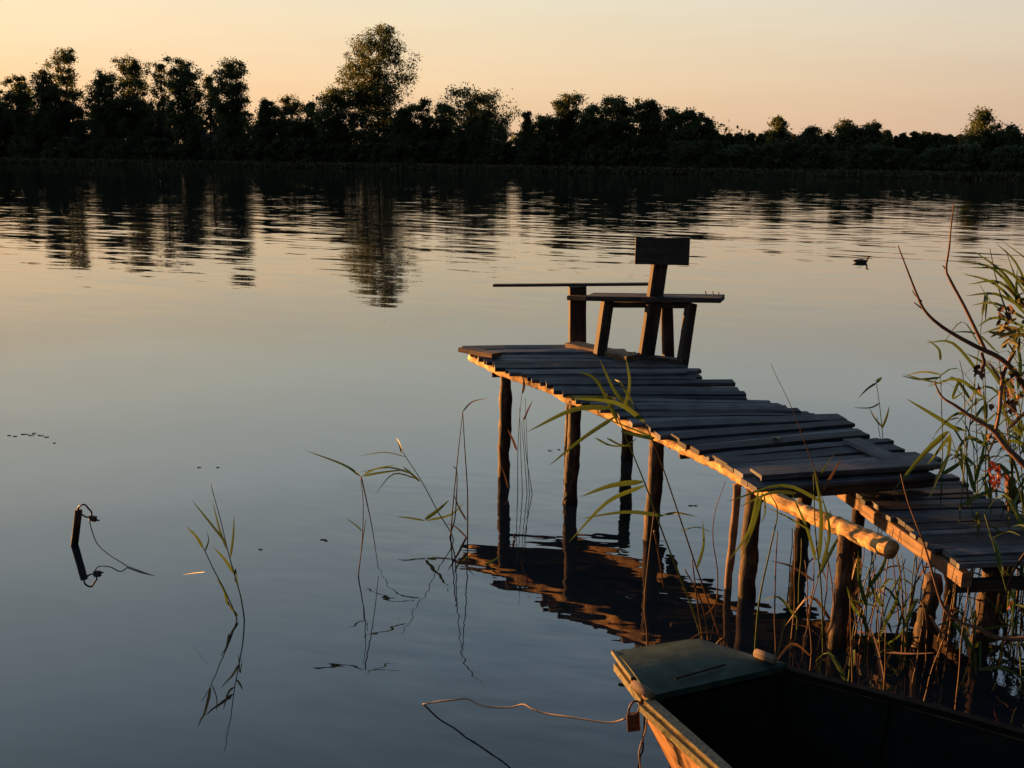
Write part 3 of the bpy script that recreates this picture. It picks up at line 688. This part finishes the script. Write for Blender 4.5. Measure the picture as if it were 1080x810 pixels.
# foredeck: slightly cambered boards
fd = MB(); nseg = 6; nb = 3
def deckpt(u, v):
    e0 = P1.lerp(P4, u) if True else None
    top = [P1, P2, P3]
    q = P2.lerp(P3, 0)  # far side runs P1..P2..P3
    far = P1.lerp(P2, v/.42) if v < .42 else P2.lerp(P3, (v-.42)/.58)
    nearp = P4.lerp(P3, v)
    p = far.lerp(nearp, u); p.z = ZG + .022 + .012*math.sin(math.pi*min(1, max(0, u)))*(1-.3*v); return p
NU, NV = 12, 16
bs = 0
for i in range(NU+1):
    for j in range(NV+1):
        p = deckpt(i/NU, j/NV*.999); fd.v.append(p)
for i in range(NU+1):
    for j in range(NV+1):
        q = fd.v[i*(NV+1)+j].copy(); q.z -= .022; fd.v.append(q)
K = (NU+1)*(NV+1)
for i in range(NU):
    for j in range(NV):
        a = i*(NV+1)+j; ids = [a, a+NV+1, a+NV+2, a+1]; fd.quad(ids, [(0, 0)]*4); fd.quad([x_+K for x_ in ids[::-1]], [(0, 0)]*4)
edge = [i*(NV+1) for i in range(NU+1)] + [NU*(NV+1)+j for j in range(1, NV+1)] + [i*(NV+1)+NV for i in range(NU-1, -1, -1)] + [j for j in range(NV-1, 0, -1)]
for a, c in zip(edge, edge[1:]+edge[:1]): fd.quad([a, a+K, c+K, c], [(0, 0)]*4)
fdo = fd.build('foredeck', M['deckpaint'], boat)
b = MB(); b.bar(W(712, 716, ZG+.036), W(765, 701, ZG+.036), .006, .004, side=U); b.build('deck_batten', M['tar'], boat)
# rails
def railmesh(curve, w_, h_, off, m, nm):
    b = MB(); P = smooth(curve, 40)
    for i in range(len(P)):
        t = (P[min(i+1, 39)]-P[max(0, i-1)]).normalized(); sd_ = Vector((t.y, -t.x, 0)); 
        for (a, c) in ((-w_/2, -h_/2), (w_/2, -h_/2), (w_/2, h_/2), (-w_/2, h_/2)): b.v.append(P[i]+sd_*a+Vector((0, 0, c+off)))
    for i in range(39):
        for k_ in range(4): b.quad([i*4+k_, i*4+(k_+1) % 4, (i+1)*4+(k_+1) % 4, (i+1)*4+k_], [(i*.05, k_*.02), (i*.05, k_*.02+.02), (i*.05+.05, k_*.02+.02), (i*.05+.05, k_*.02)])
    for e_ in (0, 39*4): b.quad([e_+k_ for k_ in ((0, 1, 2, 3) if e_ else (3, 2, 1, 0))], [(0, 0)]*4)
    return b.build(nm, m, boat)
railmesh(Lc, .034, .016, .004, M['railpaint'], 'gunwale_rail')
railmesh([p+Vector((-.024, -.012, 0)) for p in Lc], .012, .022, -.012, M['railpaint'], 'rubbing_strake')
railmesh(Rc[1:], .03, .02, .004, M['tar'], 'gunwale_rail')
railmesh([P1+Vector((-.006, 0, .012)), P1.lerp(P4, .3)+Vector((-.008, 0, .012)), P1.lerp(P4, .62)+Vector((-.008, 0, .012))], .012, .014, .008, M['railpaint'], 'transom_rail')
railmesh([P1+Vector((.004, 0, -.03)), P1.lerp(P4, .45)+Vector((.004, 0, -.03)), P1.lerp(P4, .8)+Vector((.004, 0, -.03))], .012, .026, -.005, M['railpaint'], 'transom_rail')
for (c0, c1, r_) in ((W(668, 722, ZG+.045), W(687, 733, ZG+.045), .0145), (W(797, 688.5, ZG+.045), W(817, 696, ZG+.045), .0145)):
    dd = (c1-c0)
    b = MB(); b.tube([c0-dd*.05, c0, c0.lerp(c1, .5), c1, c1+dd*.07], [r_*.7, r_, r_*1.05, r_, r_*.65], 14); b.build('wooden_grip', M['grip'], boat, True)
# padlock on its shackle
pk = empty('padlock', D(668, 760, 2.92), 'old padlock hanging from the bow corner of the rowing boat', 'padlock')
b = MB(); b.bar(D(667.5, 752.5, 2.92), D(668.5, 770, 2.92), .041, .016, side=(1, .1, 0), bev=.003); b.build('lock_body', M['brass'], pk)
b = MB(); b.tube(smooth([D(663, 754, 2.92), D(664, 746, 2.92), D(669, 739.5, 2.92), D(675, 742, 2.92), D(673, 752, 2.92)], 16), .0035, 8); b.build('shackle', M['iron'], pk, True)
b = MB(); b.tube(smooth([D(666, 757, 2.91), D(672, 752, 2.91), D(682, 745, 2.93)], 8), .003, 6)
tag(b.build('chain_link', M['iron'], None, True), 'short wire link joining the padlock to the boat stem', 'chain link')
b = MB()
cp = [W(445, 743, -.004), D(462, 740, 3.46), D(480, 738, 3.43), D(493, 737, 3.40), D(505, 743, 3.36), D(520, 746, 3.32), D(538, 746, 3.28), D(552, 743, 3.24), D(562, 748, 3.2), D(578, 753, 3.16), D(600, 756, 3.1), D(625, 760, 3.03), D(645, 762, 2.98), D(660, 758, 2.93)]
b.tube(smooth(cp, 60), .0032, 7)
tag(b.build('mooring_rope', M['cord'], None, True), 'wavy stiff rope from the padlock on the boat out into the water', 'rope')
b = MB(); b.tube(smooth([D(683, 748, 2.93), D(681, 770, 2.92), D(676, 785, 2.9), D(674, 797, 2.9), D(676, 815, 2.9), D(674, 840, 2.9)], 20), .003, 6)
tag(b.build('hanging_cord', M['cord'], None, True), 'loose end of cord hanging down from the boat stem', 'cord')

# ------------------------------------------------------------------ duck
dp = W(908, 277, 0); dk = empty('duck', dp, 'small dark duck swimming to the right in the open water', 'duck')
b = MB(); X0, Y0 = dp.x, dp.y
b.tube([(X0-.22, Y0, .075), (X0-.17, Y0, .065), (X0-.1, Y0, .05), (X0, Y0, .045), (X0+.08, Y0, .04), (X0+.13, Y0, .055), (X0+.155, Y0, .09), (X0+.16, Y0, .13), (X0+.165, Y0, .165), (X0+.18, Y0, .185), (X0+.205, Y0, .185), (X0+.225, Y0, .178)],
       [.006, .03, .062, .078, .066, .042, .024, .020, .024, .033, .028, .012], 14); b.build('body', M['duck'], dk, True)
b = MB(); b.tube([(X0+.215, Y0, .178), (X0+.25, Y0, .172), (X0+.268, Y0, .17)], [.011, .009, .004], 8, flat=.5); b.build('bill', M['beak'], dk, True)

for o_ in [o for o in S.objects if o.parent == dk]:
    o_.scale = (.8, .8, .72); o_.location = (0, 0, -.008); o_.matrix_parent_inverse = Matrix.Identity(4)
    o_.data.transform(Matrix.Translation(-dp))

# ------------------------------------------------------------------ reeds drawn one by one
def jitter(p, a): return p + Vector((0, random.uniform(-a, a), 0))
def px_reed(label, Y, stems, leaves, m='reed', group=None, sw=.0035, dy=.05, old=None):
    root = empty('reed', (D(stems[0][0][0], 600, Y).x, Y, 0), label, 'reed', group)
    b = MB()
    for st in stems:
        y1 = Y + random.uniform(-dy, dy)
        P = [D(px, py, Y + (y1-Y)*i/(len(st)-1)) for i, (px, py) in enumerate(st)]
        if P[0].z < .4: P = [Vector((P[0].x, P[0].y, -.15))] + P
        n = max(6, len(P)*4); b.tube(smooth(P, n), [sw*(1-.6*i/n) for i in range(n)], 6)
    b.build('stem', M[old or m], root, True)
    if leaves:
        b = MB()
        for lf in leaves:
            wpx = lf[-1]; pts = lf[:-1]; dd = random.uniform(-.18, .18)
            P = [D(px, py, Y + dd*(i/(len(pts)-1))) for i, (px, py) in enumerate(pts)]
            b.blade(P, wpx*Y/FPX*.66, up=Vector((random.uniform(-.3, .3), -1, random.uniform(-.2, .5))), roll=random.uniform(-.5, .5))
        b.build('leaves', M[m], root)
    return root
px_reed('pair of green reeds standing alone in open water at the left, with a mirrored reflection', 4.2,
  [[(258, 657), (254, 630), (247, 605), (240, 580), (233, 550), (222, 510)], [(251, 657), (238, 625), (225, 600), (213, 575), (203, 560)]],
  [[(238, 572), (222, 552), (202, 527), 5], [(240, 580), (232, 560), (224, 528), 4], [(243, 588), (246, 565), (247, 543), 4], [(247, 605), (237, 590), (225, 577), 5], [(248, 615), (248, 600), (252, 620), 3],
   [(214, 578), (207, 566), (196, 555), 5], [(216, 582), (220, 570), (218, 560), 3], [(240, 638), (236, 622), (228, 610), 4], [(251, 650), (243, 640), (238, 630), 4], [(216, 603), (205, 604), (193, 606), 2]])
px_reed('bent thin reed with drooping dry leaves in open water left of centre', 4.7,
  [[(378, 608), (382, 570), (383, 530), (380, 502)], [(381, 503), (387, 530), (393, 560), (399, 600)], [(378, 608), (380, 590), (384, 560), (386, 548)]],
  [[(380, 502), (362, 490), (322, 475), 4], [(382, 502), (405, 498), (431, 495), 4], [(384, 500), (398, 494), (418, 490), 3], [(382, 560), (374, 553), (364, 546), 2.5]], m='reed', old='reedold')
px_reed('leaning green reed with a forked leaf, left of the jetty', 5.2,
  [[(478, 568), (462, 540), (445, 508), (430, 485), (421, 470)]],
  [[(424, 478), (421, 468), (418, 462), 4], [(440, 505), (415, 500), (395, 522), 2.5], [(436, 500), (410, 493), (380, 498), 3], [(448, 548), (462, 538), (474, 527), 6], [(448, 549), (430, 546), (418, 545), 3], [(428, 482), (406, 477), (378, 481), 3], [(443, 508), (432, 498), (425, 492), 4], [(450, 549), (475, 543), (490, 530), 4]])
px_reed('two tall dead reed stalks crossing at the top, left of the jetty posts', 5.25,
  [[(475, 572), (478, 530), (483, 480), (488, 434)], [(493, 570), (493, 520), (490, 470), (488, 434)], [(474, 568), (480, 545), (482, 500), (478, 492)]],
  [[(488, 434), (498, 424), (514, 420), 2.5], [(493, 568), (481, 556), (472, 552), 4], [(492, 549), (484, 535), (478, 520), 4]], m='reedold', sw=.005)
px_reed('low broken reed blade lying toward the left over the water by the first post', 4.95,
  [[(478, 603), (500, 600), (520, 590)]], [[(475, 603), (500, 601), (530, 586), 9], [(480, 603), (490, 590), (502, 583), 3]])
px_reed('bundle of thin upright reed stalks right beside the first far post', 6.0,
  [[(546, 520), (546, 480), (548, 440), (552, 402)], [(551, 522), (549, 470), (548, 430)], [(556, 524), (553, 480), (550, 445)], [(562, 527), (555, 480), (552, 440)], [(559, 528), (557, 500), (554, 420)]],
  [[(552, 444), (557, 432), (562, 422), 3], [(551, 415), (553, 405), (551, 396), 4], [(545, 475), (540, 462), (535, 452), 4], [(536, 515), (532, 500), (527, 488), 3]], m='reedold', old='reed')
px_reed('tall leaning reed with long drooping green leaves crossing the jetty edge', 3.75,
  [[(742, 690), (733, 650), (718, 610), (700, 565), (684, 520), (668, 480), (655, 448), (640, 415)]],
  [[(645, 430), (605, 432), (555, 456), 9], [(648, 440), (615, 462), (578, 492), 7], [(655, 455), (690, 462), (625, 436), 6], [(678, 508), (645, 512), (612, 524), 9], [(680, 512), (640, 530), (600, 572), 7],
   [(700, 544), (660, 540), (612, 547), 7], [(652, 447), (630, 402), (610, 392), 6], [(668, 430), (650, 415), (632, 378), 7], [(658, 432), (664, 405), (660, 376), 6], [(650, 420), (630, 419), (595, 418), 6], [(640, 462), (658, 470), (672, 462), 4],
   [(628, 462), (645, 470), (668, 470), 4], [(700, 543), (715, 541), (735, 545), 4]], sw=.005)
px_reed('second leaning reed stalk parallel to the tall one, nearer the boat', 3.65,
  [[(762, 690), (752, 650), (735, 600), (715, 540), (698, 490), (682, 450), (668, 425)]],
  [[(735, 600), (742, 575), (741, 548), 5], [(718, 560), (735, 556), (752, 562), 3], [(668, 426), (655, 405), (648, 400), 5], [(680, 445), (650, 425), (600, 420), 8]], sw=.0045, old='reedold')
px_reed('reddish dead reed stalks rising behind the foredeck of the boat', 3.6,
  [[(747, 690), (745, 660), (738, 630), (722, 600)], [(742, 690), (736, 640), (730, 590)], [(752, 690), (762, 672), (740, 668), (718, 682)], [(770, 692), (757, 670), (735, 660)], [(683, 680), (680, 640), (684, 590), (690, 540)], [(690, 560), (694, 580), (700, 620)]],
  [[(742, 650), (752, 640), (758, 625), 3]], m='reedold', sw=.0055)
px_reed('single curved dark stalk hanging from the jetty edge over open water', 4.5,
  [[(757, 608), (752, 570), (754, 540), (765, 508)]], [], m='reedold')
px_reed('thin orange stalk standing upright beside the pale grip of the boat', 3.45, [[(818, 697), (817, 650), (818, 600), (820, 560)]], [], m='reedold', sw=.004)
px_reed('green reed with a long leaf folded over the bare end log', 3.95,
  [[(800, 640), (812, 580), (820, 540), (812, 520)], [(868, 690), (866, 620), (860, 560), (858, 500)]],
  [[(868, 530), (825, 512), (765, 530), 7], [(840, 520), (812, 520), (778, 536), 7], [(800, 518), (790, 560), (768, 592), 7], [(804, 520), (795, 555), (780, 592), 5], [(806, 522), (807, 540), (803, 552), 4], [(860, 590), (852, 560), (835, 520), 6], [(864, 590), (866, 540), (858, 492), 8], [(866, 600), (875, 560), (866, 520), 6], [(862, 610), (880, 575), (888, 560), 6], [(855, 560), (830, 545), (808, 535), 3]], sw=.0045)
px_reed('young reed with three small leaves standing clear beyond the right side of the deck', 5.8,
  [[(935, 540), (932, 475), (928, 430), (924, 402)], [(930, 540), (930, 480), (925, 440)]],
  [[(924, 404), (915, 410), (905, 420), 4], [(924, 404), (930, 398), (922, 402), 4], [(930, 452), (935, 440), (938, 428), 4], [(930, 450), (922, 440), (917, 430), 3], [(928, 425), (918, 430), (900, 430), 2.5]])
px_reed('leafy reed bending its leaves over the end of the thick jetty board', 4.6,
  [[(990, 560), (994, 480), (993, 430), (992, 395)], [(1020, 560), (1020, 500), (1018, 440), (1016, 400), (1012, 380)]],
  [[(1000, 455), (975, 478), (940, 520), 9], [(1003, 458), (990, 475), (978, 490), 7], [(1002, 460), (1000, 480), (992, 505), 7], [(1012, 455), (985, 438), (955, 420), 7], [(1020, 455), (1000, 447), (975, 432), 5], [(992, 395), (975, 392), (955, 396), 4], [(992, 398), (970, 400), (950, 396), 4], [(994, 405), (972, 400), (952, 394), 4],
   [(1012, 400), (1005, 420), (1018, 412), 5], [(994, 500), (1010, 490), (1022, 478), 7], [(850, 520), (862, 505), (880, 478), 4], [(992, 380), (990, 368), (978, 358), 4]])
px_reed('slender reed with a single dry leaf above the deck boards at the right', 4.35,
  [[(868, 520), (850, 470), (835, 430), (818, 395), (813, 383)]], [[(866, 520), (878, 500), (888, 483), 5]], m='reedold', sw=.002)

# ------------------------------------------------------------------ reeds in clumps (each stalk its own reed)
def wild_reed(x, y, h, leafy, dry, lean, label, group, leaflen=.34):
    root = empty('reed', (x, y, 0), label, 'reed', group); m = 'reedold' if dry else 'reed'
    lx, ly = lean; P = []
    for i in range(7):
        t = i/6; P.append(Vector((x+lx*t**1.6*h+random.uniform(-.006, .006), y+ly*t**1.6*h, -.15+(h+.15)*t)))
    b = MB(); b.tube(smooth(P, 12), [.0042*(1-.55*i/11) for i in range(12)], 5); b.build('stem', M[m], root, True)
    if leafy:
        b = MB(); az = random.uniform(0, 6.28)
        for k in range(leafy):
            t = .35+.65*k/leafy+random.uniform(-.03, .03); t = min(t, 1); i = min(int(t*6), 5); p = P[i].lerp(P[i+1], t*6-i)
            az += 3.14+random.uniform(-.7, .7); l = leaflen*random.uniform(.6, 1.2); out_ = Vector((math.cos(az), math.sin(az), 0)); up_ = random.uniform(.3, 1.1)
            q = p + out_*l*.5 + Vector((0, 0, l*up_*.45)); e_ = p + out_*l*.95 + Vector((0, 0, l*random.uniform(-.35, .45)))
            b.blade([p, q, e_], random.uniform(.012, .02), roll=random.uniform(-.6, .6))
        b.build('leaves', M[m], root)
def clump(n, xr, yr, hr, leafy, pdry, leanx, label, group, ll=.34):
    for _ in range(n):
        xx, yy = random.uniform(*xr), random.uniform(*yr); xx = max(xx, .44*yy-.12) if hr[1] > 1.2 else xx
        dry = random.random() < pdry
        wild_reed(xx, yy, random.uniform(*hr), 0 if (dry and random.random() < .6) else random.randint(*leafy), dry,
                  (random.uniform(*leanx), random.uniform(-.15, .15)), label, group, ll)
clump(26, (1.45, 2.0), (3.8, 4.6), (.22, .48), (1, 3), .65, (-.3, .3), 'thin reed stalk in the tangle under the lower gangway', 'reeds under the lower gangway', .25)
clump(22, (1.2, 1.75), (3.4, 4.4), (.25, .5), (1, 3), .65, (-.25, .2), 'reed stalk between the bare end log and the boat', 'reeds between the end log and the boat', .25)
clump(60, (2.4, 3.2), (4.1, 5.3), (.8, 1.4), (5, 9), .1, (-.22, .05), 'tall leafy reed in the stand at the right beyond the gangway', 'tall reeds beyond the gangway')
clump(26, (2.0, 2.6), (3.5, 4.6), (.4, .9), (3, 5), .4, (-.3, .2), 'short reed at the right edge below the shrub', 'short reeds below the shrub', .28)

# ------------------------------------------------------------------ shrub at the right edge
sh = empty('shrub', (2.75, 4.3, 0), 'bare-branched shrub with lit reddish twigs reaching in from the right edge', 'shrub')
b = MB()
def br(pts, r0, r1, Y0, Y1, n=None):
    P = [D(x_, y_, Y0+(Y1-Y0)*i/(len(pts)-1)) for i, (x_, y_) in enumerate(pts)]
    n = n or len(P)*4; b.tube(smooth(P, n), [r0+(r1-r0)*i/(n-1) for i in range(n)], 8, knob=.08)
br([(1140, 560), (1112, 480), (1092, 430), (1072, 395), (1055, 378), (1035, 368), (1012, 356), (990, 342), (975, 327), (966, 308), (957, 285), (947, 259)], .016, .0025, 4.1, 4.45)
br([(1040, 371), (1030, 350), (1018, 325), (1002, 295), (998, 284), (1001, 262), (1003, 240), (1006, 215)], .008, .0025, 4.35, 4.5)
br([(999, 287), (996, 282), (994, 280)], .004, .002, 4.47, 4.47)
br([(976, 328), (968, 322), (964, 319)], .004, .002, 4.42, 4.42)
br([(972, 318), (966, 312), (962, 306)], .004, .0015, 4.43, 4.43)
br([(1140, 560), (1110, 520), (1080, 490), (1060, 470), (1045, 452), (1025, 440), (1008, 428), (993, 418), (985, 402)], .016, .003, 3.9, 4.2)
br([(1050, 455), (1054, 435), (1056, 410), (1060, 390), (1070, 370)], .007, .008, 4.1, 4.25)
br([(1035, 372), (1038, 382), (1035, 390)], .006, .009, 4.35, 4.35)
br([(1150, 650), (1110, 668), (1075, 674), (1050, 672), (1030, 662), (1010, 655), (995, 640), (985, 610), (975, 575), (958, 530), (950, 500)], .010, .002, 3.4, 3.6)
br([(1150, 580), (1100, 570), (1070, 600), (1058, 640)], .008, .003, 3.6, 3.65)
br([(1130, 400), (1100, 350), (1078, 320), (1060, 300)], .012, .003, 4.2, 4.3)
b.build('branches', M['twig'], sh, True)
b = MB()
for _ in range(26):                                        # shrivelled clusters on the branches
    x_, y_ = random.choice([(1062, 395), (1036, 388), (1060, 330), (1066, 420), (1045, 448)]); p = D(x_+random.gauss(0, 5), y_+random.gauss(0, 7), 4.2+random.uniform(-.06, .06))
    b.blade([p, p+Vector((random.uniform(-.02, .02), random.uniform(-.02, .02), -.025)), p+Vector((random.uniform(-.03, .03), random.uniform(-.03, .03), -.05))], .022, roll=random.uniform(-2, 2))
b.build('dead_leaves', M['twig'], sh)
b = MB()
for _ in range(16):
    x_, y_ = random.choice([(1050, 495), (1052, 510), (1072, 640)]); p = D(x_+random.gauss(0, 5), y_+random.gauss(0, 7), 3.95+random.uniform(-.08, .08))
    b.blade([p, p+Vector((random.uniform(-.02, .02), random.uniform(-.02, .02), -.02)), p+Vector((random.uniform(-.03, .03), random.uniform(-.03, .03), -.05))], .018, roll=random.uniform(-2, 2))
b.build('red_leaves', M['redleaf'], sh)
b = MB()
for _ in range(40):
    x_, y_ = random.choice([(1072, 345), (1070, 360), (1078, 335), (1074, 400), (1078, 310)]); p = D(x_+random.gauss(0, 6), y_+random.gauss(0, 9), 4.2+random.uniform(-.1, .1))
    q = Vector((random.uniform(-.04, .04), random.uniform(-.04, .04), random.uniform(-.04, .02)))
    b.blade([p, p+q, p+q*1.9], .02, roll=random.uniform(-2, 2))
b.build('gold_leaves', M['goldleaf'], sh)
# feathery reed top over the shrub
px_reed('bright green reed plume with many fanned leaves at the right edge', 4.3,
  [[(1100, 560), (1098, 450), (1092, 360), (1085, 330)], [(1062, 330), (1052, 300), (1044, 262)]],
  [[(1085, 330), (1050, 285), (1010, 275), 5], [(1085, 332), (1060, 290), (1026, 264), 5], [(1085, 335), (1050, 300), (1014, 288), 5], [(1085, 330), (1055, 298), (1020, 300), 5], [(1080, 325), (1050, 310), (1018, 312), 5], [(1084, 338), (1050, 320), (1024, 322), 5], [(1090, 320), (1072, 278), (1050, 256), 5],
   [(1095, 300), (1090, 280), (1054, 252), 4], [(1100, 330), (1075, 300), (1060, 262), 6], [(1082, 345), (1050, 335), (1030, 345), 5], [(1085, 350), (1060, 345), (1035, 352), 5], [(1060, 330), (1045, 318), (1030, 295), 5], [(1072, 322), (1072, 300), (1073, 283), 5], [(1090, 310), (1060, 285), (1020, 282), 5]])

px_reed('green reed arching two long leaves over the gangway at the right edge', 4.5,
  [[(1045, 580), (1043, 500), (1040, 440), (1036, 395)], [(1068, 580), (1066, 480), (1060, 420), (1052, 370)]],
  [[(1036, 398), (1005, 362), (975, 362), 5], [(1038, 420), (1010, 400), (978, 408), 6], [(1040, 445), (1010, 436), (985, 458), 6], [(1041, 470), (1020, 462), (1004, 486), 7], [(1052, 372), (1030, 352), (1002, 350), 5], [(1058, 410), (1040, 385), (1018, 372), 6], [(1060, 430), (1082, 412), (1095, 425), 6], [(1064, 470), (1048, 450), (1026, 448), 6], [(1066, 500), (1050, 490), (1034, 512), 7], [(1044, 520), (1058, 500), (1076, 498), 6]])
px_reed('green reed with stiff upright leaves in front of the rotten stake', 4.75,
  [[(1030, 560), (1028, 500), (1026, 460)], [(1090, 560), (1080, 470), (1072, 400)]],
  [[(1028, 520), (1020, 490), (1010, 470), 7], [(1028, 510), (1036, 480), (1040, 455), 6], [(1027, 490), (1014, 480), (1000, 486), 6], [(1078, 460), (1062, 440), (1050, 405), 7], [(1076, 430), (1060, 400), (1048, 388), 6], [(1074, 410), (1076, 380), (1070, 352), 6], [(1080, 470), (1066, 465), (1050, 478), 6]])
px_reed('low green reed with broad leaves between the end log and the gangway posts', 3.95,
  [[(912, 690), (914, 640), (918, 600), (922, 570)], [(935, 700), (932, 650), (926, 610)]],
  [[(914, 640), (906, 610), (905, 580), 7], [(916, 620), (930, 600), (938, 575), 7], [(914, 655), (900, 640), (893, 618), 6], [(932, 660), (945, 635), (950, 605), 7], [(930, 640), (920, 620), (916, 600), 6], [(934, 680), (950, 668), (962, 640), 7]])

# ------------------------------------------------------------------ floating bits
def specks(label, pts):
    b = MB()
    for (x_, y_, l) in pts:
        p = W(x_, y_, .002); b.tube([p, p+Vector((l, random.uniform(-.01, .01), random.uniform(0, .004)))], [.003, .002], 5)
    tag(b.build('floating_weed', M['weed']), label, 'weed')
specks('strand of dark floating weed near the left edge', [(8, 459, .03), (14, 460, .03), (22, 458, .05), (30, 459, .04), (34, 457, .03), (40, 459, .05), (47, 461, .03), (56, 467, .02)])
specks('two dark weed bits floating left of centre above the reed pair', [(208, 493, .025), (228, 493, .02)])
specks('two small floating weed bits left of the jetty near the bent reed', [(338, 569, .03), (342, 570, .02)])
specks('two small floating weed bits between the jetty posts', [(578, 475, .03), (588, 474, .02)])
specks('small floating weed bits under the jetty beyond the leaning reed', [(726, 533, .03), (732, 533, .02)])
specks('single floating weed bit right of the left reed pair', [(273, 579, .02)])
